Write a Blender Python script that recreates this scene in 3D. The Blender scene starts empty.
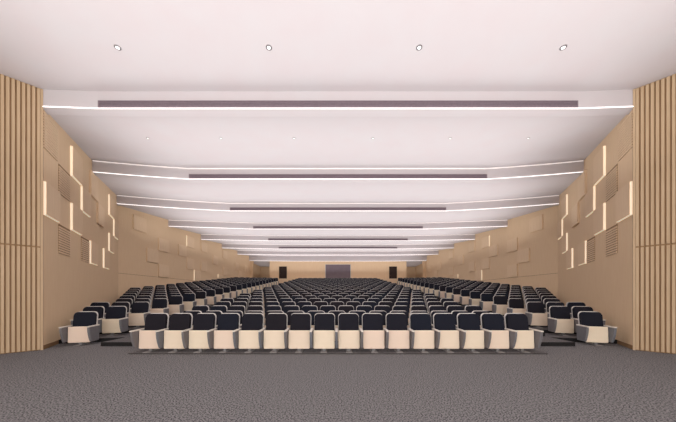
import bpy, bmesh, math, random
from mathutils import Vector, Matrix
random.seed(7)
C = bpy.context.scene.collection
PI = math.pi

# ------------------------------------------------------------------ materials
def lin(r, g, b):
    f = lambda c: (c/255/12.92) if c/255 <= .04045 else ((c/255+.055)/1.055)**2.4
    return (f(r), f(g), f(b), 1)

def mat(name, col, rough=.6, spec=.3, noise=None, bump=None, metal=0, emit=None, objrand=None, stretch=None):
    m = bpy.data.materials.new(name); m.use_nodes = True
    nt = m.node_tree; N = nt.nodes; L = nt.links
    b = N['Principled BSDF']
    b.inputs['Base Color'].default_value = col
    b.inputs['Roughness'].default_value = rough
    b.inputs['Specular IOR Level'].default_value = spec
    b.inputs['Metallic'].default_value = metal
    tc = N.new('ShaderNodeTexCoord'); mp = N.new('ShaderNodeMapping')
    L.new(tc.outputs['Object'], mp.inputs['Vector'])
    if stretch: mp.inputs['Scale'].default_value = stretch
    out = None
    if noise:
        sc, c2, lo, hi = noise
        n = N.new('ShaderNodeTexNoise'); n.inputs['Scale'].default_value = sc; n.inputs['Detail'].default_value = 4
        L.new(mp.outputs[0], n.inputs['Vector'])
        r = N.new('ShaderNodeMapRange'); r.inputs[1].default_value = lo; r.inputs[2].default_value = hi
        L.new(n.outputs[0], r.inputs[0])
        x = N.new('ShaderNodeMix'); x.data_type = 'RGBA'
        x.inputs[6].default_value = col; x.inputs[7].default_value = c2
        L.new(r.outputs[0], x.inputs[0]); out = x.outputs[2]
    if objrand:
        oi = N.new('ShaderNodeObjectInfo')
        x = N.new('ShaderNodeMix'); x.data_type = 'RGBA'
        x.inputs[6].default_value = col; x.inputs[7].default_value = objrand
        if out: L.new(out, x.inputs[6])
        L.new(oi.outputs['Random'], x.inputs[0]); out = x.outputs[2]
    if out: L.new(out, b.inputs['Base Color'])
    if bump:
        sc, st = bump
        n = N.new('ShaderNodeTexNoise'); n.inputs['Scale'].default_value = sc
        L.new(mp.outputs[0], n.inputs['Vector'])
        bp = N.new('ShaderNodeBump'); bp.inputs['Strength'].default_value = st; bp.inputs['Distance'].default_value = .01
        L.new(n.outputs[0], bp.inputs['Height']); L.new(bp.outputs[0], b.inputs['Normal'])
    if emit:
        b.inputs['Emission Color'].default_value = emit[0]
        b.inputs['Emission Strength'].default_value = emit[1]
    return m

M = {}
M['carpet'] = mat('carpet', lin(132,130,131), .95, .1, (55, lin(54,52,54), .46, .60))
M['tier'] = mat('tier_carpet', lin(112,109,110), .95, .1, (48, lin(84,81,82), .42, .60), (60, .4))
M['nosing'] = mat('step_nosing', lin(40,38,38), .7, .2, (40, lin(30,29,30), .4, .6))
M['ceil'] = mat('ceiling_paint', lin(203,198,200), .85, .15, (1.5, lin(203,195,197), .3, .7))
M['wood'] = mat('pale_wood', lin(232,205,171), .6, .25, (3, lin(228,199,164), .3, .7), (30, .04), stretch=(6, 6, .6))
M['slat'] = mat('slat_wood', lin(198,172,141), .6, .25, (3, lin(189,162,130), .3, .7), stretch=(8, 8, .5))
M['panelw'] = mat('panel_wood', lin(238,212,180), .6, .25, (3, lin(232,204,171), .3, .7), stretch=(6, 6, .6))
M['slatback'] = mat('slat_backing', lin(160,130,98), .8, .1, (4, lin(150,121,90), .3, .7))
M['gap'] = mat('louvre_gap_shade', lin(158,128,97), .8, .1, (4, lin(148,119,90), .3, .7))  # backing coloured darker to paint in the shade between the louvre slats
M['groove'] = mat('groove_wood', lin(150,120,90), .8, .1, (4, lin(138,110,82), .3, .7))
M['cream'] = mat('seat_shell', lin(242,226,200), .45, .35, (5, lin(236,219,192), .3, .7), objrand=lin(238,214,194))
M['navy'] = mat('navy_fabric', lin(29,34,48), .9, .2, (90, lin(23,27,38), .35, .65), (220, .3), objrand=lin(32,29,35))
M['armgrey'] = mat('grey_armrest', lin(122,124,130), .55, .3, (30, lin(110,112,118), .35, .65), objrand=lin(118,112,112))
M['cap'] = mat('armrest_cap', lin(232,224,214), .4, .4, (12, lin(222,213,202), .35, .65))
M['rim'] = mat('back_shell', lin(226,220,216), .5, .3, (12, lin(212,206,201), .35, .65))
M['metal'] = mat('pedestal_metal', lin(140,138,138), .4, .5, (20, lin(126,124,124), .35, .65), metal=.2)
M['diff'] = mat('diffuser_grey', lin(146,132,139), .6, .2, (20, lin(138,124,131), .35, .65))
M['diffd'] = mat('diffuser_dark', lin(128,114,122), .7, .2, (20, lin(120,107,115), .35, .65))
M['led'] = mat('led_strip', lin(255,246,240), .5, .2, emit=((1, .965, .96, 1), 1.1))
M['cove'] = mat('cove_strip', lin(255,246,240), .5, .2, emit=((1, .965, .96, 1), .3))
M['warm'] = mat('warm_led', lin(255,236,205), .5, .2, emit=((1, .86, .68, 1), .36))
M['lamp'] = mat('lamp_lens', lin(255,250,245), .4, .2, emit=((1, .97, .93, 1), 1.5))
M['lampring'] = mat('lamp_ring', lin(120,116,118), .4, .4, (30, lin(112,108,110), .35, .65), metal=.4)
M['door'] = mat('dark_door', lin(46,28,22), .5, .3, (4, lin(40,24,18), .35, .65), stretch=(6, 6, .6))
M['screen'] = mat('grey_screen', lin(122,110,118), .6, .2, (2, lin(116,105,112), .35, .65))

# ------------------------------------------------------------------ helpers
def obj(name, bm, m, parent=None, smooth=False):
    bmesh.ops.recalc_face_normals(bm, faces=bm.faces)
    me = bpy.data.meshes.new(name); bm.to_mesh(me); bm.free()
    for x in (m if isinstance(m, (list, tuple)) else [m]): me.materials.append(M[x])
    if smooth:
        for p in me.polygons: p.use_smooth = True
    o = bpy.data.objects.new(name, me); C.objects.link(o)
    if parent: o.parent = parent
    return o
def tag(o, label, cat, group=None, kind=None):
    o['label'] = label; o['category'] = cat
    if group: o['group'] = group
    if kind: o['kind'] = kind
    return o
def struct(name, bm, m):
    o = obj(name, bm, m); o['kind'] = 'structure'; return o
def empty(name, loc, rz=0):
    o = bpy.data.objects.new(name, None); C.objects.link(o)
    o.location = loc; o.rotation_euler = (0, 0, rz); o.empty_display_size = .1; return o
def box(bm, x0, x1, y0, y1, z0, z1, mi=0, bev=0, seg=2):
    vs = [bm.verts.new((x, y, z)) for x in (x0, x1) for y in (y0, y1) for z in (z0, z1)]
    F = [(0,1,3,2),(4,6,7,5),(0,4,5,1),(2,3,7,6),(0,2,6,4),(1,5,7,3)]
    fs = [bm.faces.new([vs[i] for i in f]) for f in F]
    for f in fs: f.material_index = mi
    if bev:
        es = list({e for f in fs for e in f.edges})
        bmesh.ops.bevel(bm, geom=es, offset=bev, segments=seg, affect='EDGES', profile=.5)
def prism(bm, pts, z0, z1, mi=0):          # plan polygon extruded in z
    a = [bm.verts.new((x, y, z0)) for x, y in pts]; b = [bm.verts.new((x, y, z1)) for x, y in pts]
    n = len(pts)
    fs = [bm.faces.new(a[::-1]), bm.faces.new(b)] + [bm.faces.new((a[i], a[(i+1)%n], b[(i+1)%n], b[i])) for i in range(n)]
    for f in fs: f.material_index = mi
def prism_x(bm, pts, x0, x1, bev=0, seg=2):       # (y,z) profile extruded in x
    a = [bm.verts.new((x0, y, z)) for y, z in pts]; b = [bm.verts.new((x1, y, z)) for y, z in pts]
    n = len(pts)
    fs = [bm.faces.new(a[::-1]), bm.faces.new(b)] + [bm.faces.new((a[i], a[(i+1)%n], b[(i+1)%n], b[i])) for i in range(n)]
    if bev:
        es = list({e for f in fs[:2] for e in f.edges})
        bmesh.ops.bevel(bm, geom=es, offset=bev, segments=seg, affect='EDGES', profile=.5)
def prism_y(bm, pts, y0, y1, bev=0, seg=2, shear=0):    # (x,z) outline extruded in y, leaning back by shear*z
    zr = min(p[1] for p in pts)
    a = [bm.verts.new((x, y0+shear*(z-zr), z)) for x, z in pts]; b = [bm.verts.new((x, y1+shear*(z-zr), z)) for x, z in pts]
    n = len(pts)
    fs = [bm.faces.new(a), bm.faces.new(b[::-1])] + [bm.faces.new((a[i], a[(i+1)%n], b[(i+1)%n], b[i])) for i in range(n)]
    if bev:
        es = list({e for f in fs[:2] for e in f.edges})
        bmesh.ops.bevel(bm, geom=es, offset=bev, segments=seg, affect='EDGES', profile=.5)
def cyl(bm, c, r, h, n=20):
    pts = [(c[0]+r*math.cos(2*PI*i/n), c[1]+r*math.sin(2*PI*i/n)) for i in range(n)]
    prism(bm, pts, c[2], c[2]+h)
def rrect(hw, z0, z1, rt, rb, n=5):         # outline with rounded corners, slight crown on top
    p = []
    def arc(cx, cz, r, a0):
        for i in range(n+1):
            a = a0+PI/2*i/n; p.append((cx+r*math.cos(a), cz+r*math.sin(a)))
    arc(hw-rt, z1-rt, rt, 0); arc(-hw+rt, z1-rt, rt, PI/2); arc(-hw+rb, z0+rb, rb, PI); arc(hw-rb, z0+rb, rb, 3*PI/2)
    return p

# ------------------------------------------------------------------ plan of the hall (camera at the origin looking along +Y)
EYE = 1.36
A0 = (7.33, 6.24); SL = .60
XW = 11.5; KY = A0[1]+(XW-A0[0])/SL      # kink where the flared wall turns parallel
YB = 33.3; YR = 38.0
def wallx(y):
    if y < A0[1]: return A0[0]+(A0[1]-y)
    return min(XW, A0[0]+SL*(y-A0[1]))
TX0 = (8.75, 4.82)                          # outer end of the slatted return

# floor
bm = bmesh.new()
prism(bm, [(-8.9,-4),(8.9,-4),(8.9,4.95),(XW+.3,KY+.3),(XW+.3,YR+.2),(-XW-.3,YR+.2),(-XW-.3,KY+.3),(-8.9,4.95)], -.12, 0)
struct('floor', bm, 'carpet')

# seating platform and tiers of the centre block
R = .98; Y0 = 6.10; NR = 25; CH = 4.97
def zc(k): return .012+(.1075*(k-1) if k >= 2 else 0)
bm = bmesh.new()
box(bm, -4.82, 4.82, 5.80, Y0+1.5, .0, .012)
box(bm, -CH, CH, Y0+1.0, Y0+R*NR+.2, .0, .012)
for k in range(2, NR):
    y0 = Y0+R*k-.42
    box(bm, -CH, CH, y0, Y0+R*NR+.2, zc(k-1), zc(k))
o = struct('floor_tier', bm, 'tier')
bm = bmesh.new(); box(bm, -4.82, 4.82, 5.79, 5.80, 0, .014); struct('trim_1', bm, 'nosing')
# aisle steps and side tiers
PHI = math.radians(15); T = math.tan(PHI); AX = 6.3; XS = 7.03; YS = 6.93; NS = 23
def line_y(j, x): return YS+R*j-.66-(x-XS)*T
def zs(j): return .11*j
n_trim = 2
for s in (-1, 1):
    bm = bmesh.new(); bn = bmesh.new()
    for j in range(0, NR-1):
        y = 6.7+R*j
        box(bm, *sorted((s*(CH+.005), s*(AX-.005))), y, Y0+R*NR+.2, .105*j, .105*(j+1))
        box(bn, *sorted((s*(CH+.005), s*(AX-.005))), y-.012, y, .105*j+.002, .105*(j+1)+.002)
    struct('floor_tier', bm, 'tier')
    struct('trim_%d' % n_trim, bn, 'nosing'); n_trim += 1
    bm = bmesh.new(); bn = bmesh.new()
    for j in range(1, NS+1):
        # where the row edge meets the wall
        x = 9.0
        for _ in range(40): x = .5*x+.5*(wallx(line_y(j, x))-.02)
        yo = line_y(j, x); yi = line_y(j, AX)
        pts = [(AX, yi), (x, yo)]
        if yo < KY-.2: pts.append((XW-.02, KY))
        pts += [(XW-.02, Y0+R*NR+.2), (AX, Y0+R*NR+.2)]
        prism(bm, [(s*a, b) for a, b in pts], zs(j-1), zs(j))
        prism(bn, [(s*a, b) for a, b in [(AX, yi-.015), (x, yo-.015), (x, yo), (AX, yi)]], zs(j-1)+.002, zs(j)+.002)
    struct('floor_tier', bm, 'tier')
    struct('trim_%d' % n_trim, bn, 'nosing'); n_trim += 1
# rear cross aisle and raised landing
bm = bmesh.new(); box(bm, -XW+.02, XW-.02, Y0+R*NR+.2, 32.3, 0, 2.55); struct('floor_tier', bm, 'tier')
bm = bmesh.new(); box(bm, -XW+.02, XW-.02, 32.3, YB, 0, 3.47); struct('floor_tier', bm, 'wood')

# ------------------------------------------------------------------ walls
class Frame:     # local (u along wall, d out of wall into the hall, z)
    def __init__(s, p0, p1, side):
        s.p0 = Vector((side*p0[0], p0[1], 0)); s.u = (Vector((side*p1[0], p1[1], 0))-s.p0); s.L = s.u.length; s.u.normalize()
        n = Vector((-s.u.y, s.u.x, 0))
        if n.x*side > 0: n = -n
        s.n = n
    def pt(s, u, d, z): return s.p0+s.u*u+s.n*d+Vector((0, 0, z))
    def box(s, bm, u0, u1, d0, d1, z0, z1, mi=0, origin=Vector((0,0,0))):
        P = [s.pt(u, d, z)-origin for u in (u0, u1) for d in (d0, d1) for z in (z0, z1)]
        vs = [bm.verts.new(p) for p in P]
        for f in [(0,1,3,2),(4,6,7,5),(0,4,5,1),(2,3,7,6),(0,2,6,4),(1,5,7,3)]:
            bm.faces.new([vs[i] for i in f]).material_index = mi
side_name = {-1: 'left', 1: 'right'}
HT = 6.75
ROW = [2.52, 3.36, 4.20, 5.04]
ordw = ['first','second','third','fourth','fifth','sixth','seventh','eighth','ninth','tenth','eleventh','twelfth','thirteenth','fourteenth','fifteenth','sixteenth','seventeenth','eighteenth','nineteenth','twentieth','twenty-first','twenty-second','twenty-third','twenty-fourth','twenty-fifth']
hname = ['lowest', 'second', 'third', 'top']
for s in (-1, 1):
    sn = side_name[s]
    FA = Frame(A0, (XW, KY), s)            # flared wall
    FB = Frame((XW, KY), (XW, 33.0), s)    # parallel wall
    FS = Frame(TX0, A0, s)                 # slatted return
    bm = bmesh.new()
    FA.box(bm, 0, FA.L, -.2, 0, 0, HT)
    FB.box(bm, 0, FB.L, -.2, 0, 0, HT)
    # fine seams
    FB.box(bm, .0, FB.L, 0, .003, 2.50, 2.515, 1)
    struct('wall_%s' % sn, bm, ['wood', 'groove'])
    bm = bmesh.new()
    FS.box(bm, 0, FS.L, -.2, 0, 0, HT, 1)
    n = 26; w = FS.L/n
    for i in range(n):
        for z0, z1 in ((.02, 2.52), (2.56, 6.44)):
            if z0 < 1 and i < 18: continue   # the door opening
            FS.box(bm, i*w+.003, (i+1)*w-.026, .0, .03, z0, z1, 0)
    FS.box(bm, FS.L-.02, FS.L+.02, -.1, .04, 0, 6.44, 0)
    struct('wall_%s_front' % sn, bm, ['slat', 'slatback'])
    bm = bmesh.new(); FS.box(bm, .36, 18*w-.03, .001, .03, .0, 2.5); struct('door_%d' % (3 if s < 0 else 4), bm, 'door')
    bm = bmesh.new()
    box(bm, *sorted((s*8.75, s*8.95)), -4, 4.82, 0, HT)
    struct('wall_%s_stage' % sn, bm, 'slat')
    bm = bmesh.new(); FA.box(bm, .04, 1.2, .0, .012, 0, .10); struct('baseboard_%s' % sn, bm, 'groove')
    # pilaster and the recess behind it
    bm = bmesh.new()
    box(bm, *sorted((s*11.15, s*11.7)), 33.0, 33.4, 0, 6.2)
    box(bm, *sorted((s*11.7, s*11.9)), 33.0, YR, 0, 6.2)
    struct('wall_%s_recess' % sn, bm, 'wood')

    # raised square panels and louvred panels
    cw = .875
    def label_panel(kind, sec, c, r):
        return '%s on the %s wall, %s column, %s tier' % (kind, sn, (ordw[c]+' '+sec), hname[r])
    for (c, r, lit) in [(0,1,1),(2,3,1),(2,1,1),(3,2,1),(4,0,1),(6,0,1),(7,3,1),(7,1,1),(8,2,1),(5,2,0),(4,3,0)]:
        z0 = ROW[r]; z1 = z0+.84
        u0 = c*cw+(.03 if c == 0 else 0); u1 = (c+1)*cw
        if r == 3: z1 = 5.96
        org = FA.pt((u0+u1)/2, 0, z0)
        bm = bmesh.new(); FA.box(bm, u0+.03, u1, .0, .06, z0+.03, z1, origin=org)
        o = obj('raised_wall_panel', bm, 'panelw'); o.location = org
        tag(o, ('pale wood square panel with glowing edge' if lit else 'plain pale wood square panel')+' on %s flared wall, %s column, %s tier' % (sn, ordw[c], hname[r]), 'wall panel', 'raised wood panels on the side walls')
        if lit:
            bm = bmesh.new()
            FA.box(bm, u0+.014, u0+.028, .0, .05, z0, z1, origin=org)
            FA.box(bm, u0+.028, u1, .0, .045, z0+.014, z0+.028, origin=org)
            e = obj('light_strip', bm, 'warm', o); e['label'] = 'glowing warm white edge strip'
    for (c, r) in [(0,3),(1,2),(1,0),(3,0)]:
        z0 = ROW[r]; z1 = z0+.84 if r < 3 else 5.97
        u0 = c*cw+.05; u1 = (c+1)*cw-.02
        org = FA.pt((u0+u1)/2, 0, z0)
        bm = bmesh.new()
        k = int((z1-z0)/.07)
        for i in range(k):
            FA.box(bm, u0, u1, .006, .024, z0+i*.07+.024, z0+(i+1)*.07, 0, origin=org)
        FA.box(bm, u0, u1, .0, .008, z0+.02, z1-.01, 1, origin=org)
        o = obj('louvred_wall_panel', bm, ['panelw', 'gap']); o.location = org
        tag(o, 'square louvred wood panel on %s flared wall, %s column, %s tier' % (sn, ordw[c], hname[r]), 'wall panel', 'louvred panels on the side walls')
    for (c, r, lit) in [(2,1,0),(3,2,0),(3,0,0),(1,3,0),(5,2,0),(6,3,1),(6,1,0),(7,0,1),(8,3,0),(8,1,0),(10,2,0),(11,0,1),(12,1,0),(12,3,0),(14,0,0),(15,2,0),(16,1,0),(18,2,0)]:
        z0 = ROW[r]; z1 = z0+.84
        if z0 < 3 and c > 9: z0 = 3.0
        u0 = c*1.0-.1; u1 = u0+1.0
        org = FB.pt((u0+u1)/2, 0, z0)
        bm = bmesh.new(); FB.box(bm, u0+.03, u1-.01, .0, .06, z0+.02, z1, origin=org)
        o = obj('raised_wall_panel', bm, 'panelw'); o.location = org
        tag(o, ('wood panel with one glowing edge' if lit else 'raised pale wood panel')+' on %s rear side wall, %s column, %s tier' % (sn, ordw[c], hname[r]), 'wall panel', 'raised wood panels on the side walls')
        if lit:
            bm = bmesh.new(); FB.box(bm, u0+.014, u0+.028, .0, .05, z0, z1, origin=org)
            e = obj('light_strip', bm, 'warm', o); e['label'] = 'glowing warm white edge strip'

# back of the hall
bm = bmesh.new()
box(bm, -9.04, 9.04, YB, YB+.3, 0, 5.95)
for s in (-1, 1): box(bm, *sorted((s*8.84, s*9.04)), YB+.3, YR, 0, 5.95)
struct('wall_back', bm, 'wood')
bm = bmesh.new()
for s in (-1, 1): box(bm, *sorted((s*9.04, s*11.9)), YR, YR+.2, 0, 5.95)
struct('wall_back_recess', bm, 'wood')
for i, s in enumerate((-1, 1)):
    bm = bmesh.new(); box(bm, *sorted((s*6.76, s*7.78)), YB-.04, YB-.001, 3.475, 5.12); struct('door_%d' % (i+1), bm, 'door')
bm = bmesh.new(); box(bm, -1.7, 1.7, -.06, -.005, 0, 1.93)
o = obj('display_screen', bm, 'rim'); o.location = (0, YB, 3.475)
tag(o, 'wide blank grey screen in the middle of the back wall', 'screen')
bm = bmesh.new(); box(bm, -1.64, 1.64, -.075, -.058, .05, 1.89); e = obj('screen_face', bm, 'screen', o); e['label'] = 'flat grey-purple screen surface'

# ------------------------------------------------------------------ ceiling of sloping bays
D1 = 6.30; S = 3.83; NB = 8
def by(n, x):                     # front face of beam n (0-based) at x
    a = max(0, abs(x)-6.0)
    return D1+S*n-(.05*a if n == 0 else .13*a if n < 4 else .09*a)-(.015*a*a if n in (1, 2) else 0)
def edge_x(n, off=0):
    x = 8.0
    for _ in range(60): x = wallx(by(n, x)+off)
    return x
def stations(xe):
    h = [6+(xe-6)*f for f in (0, .2, .45, .7, 1)]
    return [-a for a in h[::-1]]+[0]+h
BZ = [6.01]*7+[5.80]; TZ = 6.45
bm = bmesh.new()
def sheet(bm, rows):
    vr = [[bm.verts.new(p) for p in r] for r in rows]
    for a, b in zip(vr, vr[1:]):
        for i in range(len(a)-1): bm.faces.new((a[i], a[i+1], b[i+1], b[i]))
# stage ceiling
def xrow(n, off, z, xe=None):
    e = edge_x(n, off)+.02
    return [(x, by(n, x)+off, z) for x in stations(e)]
e0 = edge_x(0)+.02
st = stations(e0)
prof = [[(x, -4, TZ) for x in stations(8.8)], [(x, 4.8, TZ) for x in stations(8.8)], [(x, by(0, x), TZ) for x in st]]
sheet(bm, prof)
for n in range(NB):
    xs = stations(edge_x(n)+.02)
    # fascia, soffit, upstand
    r1 = [(x, by(n, x), TZ) for x in xs]; r2 = [(x, by(n, x), BZ[n]) for x in xs]
    e2 = edge_x(n, .27)+.02; xb = stations(e2)
    r3 = [(x, by(n, x)+.27, BZ[n]) for x in xb]; r4 = [(x, by(n, x)+.27, BZ[n]+.05) for x in xb]
    sheet(bm, [r1, r2, r3, r4])
    if n < NB-1:
        xe = edge_x(n+1)+.02
        r5 = [(x, by(n+1, x), TZ) for x in stations(xe)]
        # follow the kink of the wall between beams 1 and 2 with an extra row
        if by(n, XW) < KY < by(n+1, XW):
            t = (KY-by(n, e2)-.27)/(by(n+1, xe)-by(n, e2)-.27)
            mid = []
            for x, a, b in zip(stations(XW+.02), r4, r5):
                mid.append((x, a[1]+(b[1]-a[1])*t, a[2]+(b[2]-a[2])*t))
            sheet(bm, [r4, mid, r5])
        else: sheet(bm, [r4, r5])
    else:
        sheet(bm, [r4, [(x, YR+.2, 5.62) for x in stations(12)]])
struct('ceiling', bm, 'ceil')
# roof slab closing the hall from above
bm = bmesh.new(); prism(bm, [(-9,-4),(9,-4),(9,4.8),(12.2,KY),(12.2,YR+.3),(-12.2,YR+.3),(-12.2,KY),(-9,4.8)], 6.78, 6.9); struct('ceiling_slab', bm, 'ceil')

def ribbon(bm, n, dy0, dy1, z0, z1, xm=0):
    e = edge_x(n)-.04-xm
    pts = [x for x in stations(e+.0)]
    a = []
    for x in pts:
        y = by(n, x)
        a.append([bm.verts.new((x, y+dy0, z0)), bm.verts.new((x, y+dy1, z0)), bm.verts.new((x, y+dy1, z1)), bm.verts.new((x, y+dy0, z1))])
    for p, q in zip(a, a[1:]):
        for i in range(4): bm.faces.new((p[i], p[(i+1)%4], q[(i+1)%4], q[i]))
    bm.faces.new(a[0]); bm.faces.new(a[-1][::-1])
place = ['nearest', 'second', 'third', 'fourth', 'fifth', 'sixth', 'seventh', 'rearmost']
for n in range(NB):
    zb = BZ[n]
    bm = bmesh.new(); ribbon(bm, n, -.016, .0, zb, zb+.018)
    o = obj('linear_light', bm, 'led')
    tag(o, 'bright white light strip along the lower edge of the %s ceiling beam' % place[n], 'light', 'light strips along the ceiling beams')
    if 0 < n < 7:
        bm = bmesh.new(); ribbon(bm, n, -.03, -.002, TZ-.024, TZ-.003)
        o = obj('linear_light', bm, 'cove')
        tag(o, 'cove light strip along the top of the %s ceiling beam' % place[n], 'light', 'light strips along the ceiling beams')
    if n < 6:
        y = D1+S*n
        bm = bmesh.new()
        box(bm, -5.98, 5.98, -.03, -.001, 0, .165, 0)
        o = obj('air_diffuser', bm, 'diff'); o.location = (0, y, zb+.028)
        tag(o, 'long grey slot air diffuser along the %s ceiling beam' % place[n], 'air vent', 'slot diffusers along the ceiling beams')
        bm = bmesh.new()
        for i in range(4): box(bm, -5.95, 5.95, -.045, -.029, .012+i*.037, .034+i*.037)
        obj('diffuser_blades', bm, 'diffd', o)

# downlights
def downlight(x, y, z, lab, k=.7):
    o = empty('downlight', (x, y, z)); tag(o, lab, 'light', 'recessed ceiling downlights')
    bm = bmesh.new()
    n = 24
    a = [[bm.verts.new((r*math.cos(2*PI*i/n), r*math.sin(2*PI*i/n), h)) for i in range(n)] for r, h in ((.085*k, 0), (.085*k, -.008), (.055*k, -.012), (.05*k, -.004))]
    for p, q in zip(a, a[1:]):
        for i in range(n): bm.faces.new((p[i], p[(i+1)%n], q[(i+1)%n], q[i]))
    obj('trim_ring', bm, 'lampring', o, True)
    bm = bmesh.new(); cyl(bm, (0, 0, -.008), .05*k, .006); obj('lens', bm, 'lamp', o)
    l = bpy.data.lights.new('downlight_beam', 'SPOT'); l.energy = DL; l.spot_size = 1.9; l.spot_blend = .8; l.shadow_soft_size = .06; l.color = (1, .96, .92)
    lo = bpy.data.objects.new('downlight_beam', l); C.objects.link(lo); lo.location = (0, 0, -.05); lo.parent = o
DL = 25
for i, x in enumerate((-4.53, -1.42, 1.67, 4.63)):
    downlight(x, 5.18, TZ, 'round ceiling downlight in the nearest bay, %s from the left' % ordw[i])
def panel_z(n, y): return BZ[n]+.05+(TZ-BZ[n]-.05)*((y-(D1+S*n+.27))/(S-.27))
for i, x in enumerate((-5.85, -3.6, -1.35, 1.07, 3.45, 5.85)):
    y = 7.75
    downlight(x, y, panel_z(0, y)-.004, 'small round downlight in the second ceiling bay, %s from the left' % ordw[i], .42)

# ------------------------------------------------------------------ auditorium chair, facing -Y
def m_shell(lo=False):
    bm = bmesh.new(); prism_y(bm, rrect(.254, .072, .505, .02, .03, 3), -.125, -.10, .006 if not lo else 0, 1, .03); return bm
def m_cush(lo=False):
    bm = bmesh.new(); prism_y(bm, rrect(.245, .085, .495, .04, .05, 4), -.098, .0, .02 if not lo else 0, 2, .03); return bm
def m_back(lo=False):
    bm = bmesh.new()
    p = rrect(.245, .44, .878, .075, .03, 5)
    p = [(x*(1-.0*z), z+(.012*(1-(x/.255)**2) if z > .8 else 0)) for x, z in p]
    prism_y(bm, p, .03, .115, .022 if not lo else 0, 3, .14); return bm
def m_bshell(lo=False):
    bm = bmesh.new()
    p = rrect(.256, .38, .890, .085, .04, 5)
    p = [(x, z+(.012*(1-(x/.268)**2) if z > .8 else 0)) for x, z in p]
    prism_y(bm, p, .112, .140, .006 if not lo else 0, 1, .14); return bm
def m_arm(x, lo=False):
    bm = bmesh.new()
    p = [(-.285,.500),(-.285,.44),(-.275,.36),(-.25,.26),(-.215,.16),(-.19,.10),(.10,.10),(.12,.2),(.12,.500)]
    prism_x(bm, p, x-.027, x+.027, .008 if not lo else 0, 2); return bm
def m_cap(x, lo=False):
    bm = bmesh.new()
    p = [(-.31,.495),(-.315,.510),(-.30,.523),(.13,.535),(.13,.501)]
    prism_x(bm, p, x-.031, x+.031, .008 if not lo else 0, 2); return bm
def m_ped(lo=False):
    bm = bmesh.new()
    box(bm, -.035, .035, -.09, -.02, .01, .30, bev=.008 if not lo else 0)
    box(bm, -.25, .25, .0, .05, .30, .36, bev=.008 if not lo else 0); return bm
def m_foot(lo=False):
    bm = bmesh.new()
    p = [(-.25,.0),(-.25,.006),(-.23,.014),(.08,.016),(.10,.006),(.10,0)]
    prism_x(bm, p, -.075, .075, .003 if not lo else 0, 1); return bm
def make_chair(two):
    t = empty('auditorium_chair', (0, 0, 0))
    a = obj('seat', m_cush(), 'navy', t); sh = obj('seat_shell', m_shell(), 'cream', a); sh['label'] = 'cream underside of the tipped-up seat'
    b = obj('backrest', m_back(), 'navy', t); bs = obj('back_shell', m_bshell(), 'rim', b); bs['label'] = 'light grey rim and shell of the backrest'
    for x in ((-.296, .296) if two else (-.296,)):
        ar = obj('armrest', m_arm(x), 'armgrey', t); cp = obj('armrest_cap', m_cap(x), 'cap', ar); cp['label'] = 'off-white armrest top'
    p = obj('pedestal', m_ped(), 'metal', t); obj('base_plate', m_foot(), 'metal', p)
    return t
def copy_tree(o, parent=None):
    c = o.copy(); C.objects.link(c); c.parent = parent
    for ch in list(o.children): copy_tree(ch, c)
    return c

seats = []     # x, y, z, rot, two, label
for k in range(NR):
    y = Y0+R*k
    xs = [-4.475+.592*i for i in range(16)] if k % 2 == 0 else [-4.179+.592*i for i in range(15)]
    for i, x in enumerate(xs):
        lab = 'dark navy tip-up chair in centre block, %s row from front, %s seat from left' % (ordw[k], ordw[i])
        if k == 0: lab = 'navy tip-up chair with cream seat front, %s from left in the nearest centre row' % ordw[i]
        seats.append((x, y, zc(k), 0, i == len(xs)-1, lab))
for s in (-1, 1):
    for j in range(NS):
        i = 0
        while True:
            x = XS+i*.6*math.cos(PHI); y = YS+R*j-i*.6*math.sin(PHI)
            # outer front corner of the chair must clear the wall
            ok = all(wallx(y+dy) > x+dx+.02 for dx, dy in ((.25, -.39), (.33, .05), (.27, .25)))
            if not ok: break
            i += 1
        for q in range(i):
            x = XS+q*.6*math.cos(PHI); y = YS+R*j-q*.6*math.sin(PHI)
            lab = 'dark navy tip-up chair in %s block, %s row from front, %s seat from aisle' % (side_name[s], ordw[j], ordw[q])
            if i == 1: lab = 'single navy tip-up chair against the %s wood wall at the front' % side_name[s]
            # rotation turns the seat towards the middle of the stage
            two = (q == i-1) if s > 0 else (q == 0)
            seats.append((s*x, y, zs(j), -s*PHI, two, lab))
seats.sort(key=lambda t: math.hypot(t[0]*.35, t[1]))
N_IND = 300
near, far = seats[:N_IND], seats[N_IND:]
protos = {True: make_chair(True), False: make_chair(False)}
used = set()
for (x, y, z, r, two, lab) in near:
    p = protos[two]
    if two in used: o = copy_tree(p)
    else: o = p; used.add(two)
    o.location = (x, y, z); o.rotation_euler = (0, 0, r)
    tag(o, lab, 'chair', 'navy auditorium chairs in rows')
# the far rows as one object
parts = [(m_cush(True), 0), (m_shell(True), 1), (m_back(True), 0), (m_bshell(True), 2), (m_arm(-.296, True), 3), (m_cap(-.296, True), 4), (m_ped(True), 5), (m_foot(True), 5)]
extra = [(m_arm(.296, True), 3), (m_cap(.296, True), 4)]
def flat(ps):
    V, F = [], []
    for b, mi in ps:
        bmesh.ops.recalc_face_normals(b, faces=b.faces); b.verts.index_update(); o = len(V)
        V += [v.co.copy() for v in b.verts]; F += [([v.index+o for v in f.verts], mi) for f in b.faces]; b.free()
    return V, F
base = flat(parts); ex = flat(extra)
V, F, MI = [], [], []
for (x, y, z, r, two, lab) in far:
    mx = Matrix.Translation((x, y, z)) @ Matrix.Rotation(r, 4, 'Z')
    for src in ([base, ex] if two else [base]):
        o = len(V)
        V += [tuple(mx @ v) for v in src[0]]
        for f, mi in src[1]: F.append([i+o for i in f]); MI.append(mi)
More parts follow.
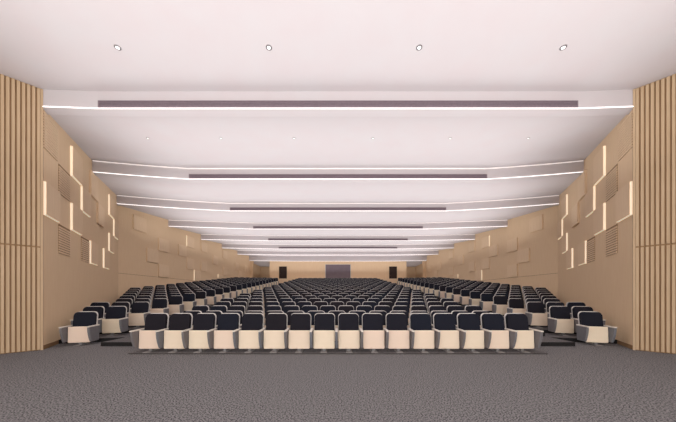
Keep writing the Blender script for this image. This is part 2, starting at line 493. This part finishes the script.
me = bpy.data.meshes.new('auditorium_chair_rows'); me.from_pydata(V, [], F); me.update()
for n in ('navy', 'cream', 'rim', 'armgrey', 'cap', 'metal'): me.materials.append(M[n])
me.polygons.foreach_set('material_index', MI)
o = bpy.data.objects.new('auditorium_chair_rows', me); C.objects.link(o)
tag(o, 'distant packed rows of dark navy chairs filling the rear of the hall', 'chair', kind='stuff')
print('seats', len(seats), 'last near y', near[-1][1])

# ------------------------------------------------------------------ unseen fill lamps facing up, added to brighten the ceiling, one per bay
def fill_uplight(y0, y1, hw, power, x=0):
    l = bpy.data.lights.new('fill_uplight', 'AREA'); l.shape = 'RECTANGLE'; l.size = 2*hw; l.size_y = y1-y0
    l.energy = power*(2*hw)*(y1-y0); l.spread = math.radians(145); l.color = (1, .965, .96)
    o = bpy.data.objects.new('fill_uplight', l); C.objects.link(o); o.location = (x, (y0+y1)/2, 4.1); o.rotation_euler = (PI, 0, 0)
UP = 3.35
fill_uplight(-3.5, 6.0, 6.9, UP*.85)
for n in range(NB-1):
    ya = D1+S*n+.3
    fill_uplight(ya, ya+S-.6, min(10.6, wallx(ya)-.4), UP)
for s in (-1, 1): fill_uplight(33.8, 37.6, 1.0, UP*.35, s*10.4)  # extra fill added to lift the dark rear recesses

# ------------------------------------------------------------------ light from the open stage end, camera
w = bpy.data.worlds.new('World'); bpy.context.scene.world = w; w.use_nodes = True
w.node_tree.nodes['Background'].inputs[0].default_value = (1, .97, .95, 1)
w.node_tree.nodes['Background'].inputs[1].default_value = 2.2

cam = bpy.data.cameras.new('Camera'); co = bpy.data.objects.new('Camera', cam); C.objects.link(co)
co.location = (0, 0, EYE); co.rotation_euler = (PI/2, 0, 0)
cam.sensor_width = 36; cam.lens = 252/676*36; cam.shift_y = (295-211)/676; cam.clip_end = 200; cam.clip_start = .05
sc = bpy.context.scene; sc.camera = co
v = sc.view_settings; v.view_transform = 'Standard'; v.look = 'None'; v.gamma = 1; v.use_curve_mapping = False; v.exposure = 0.42
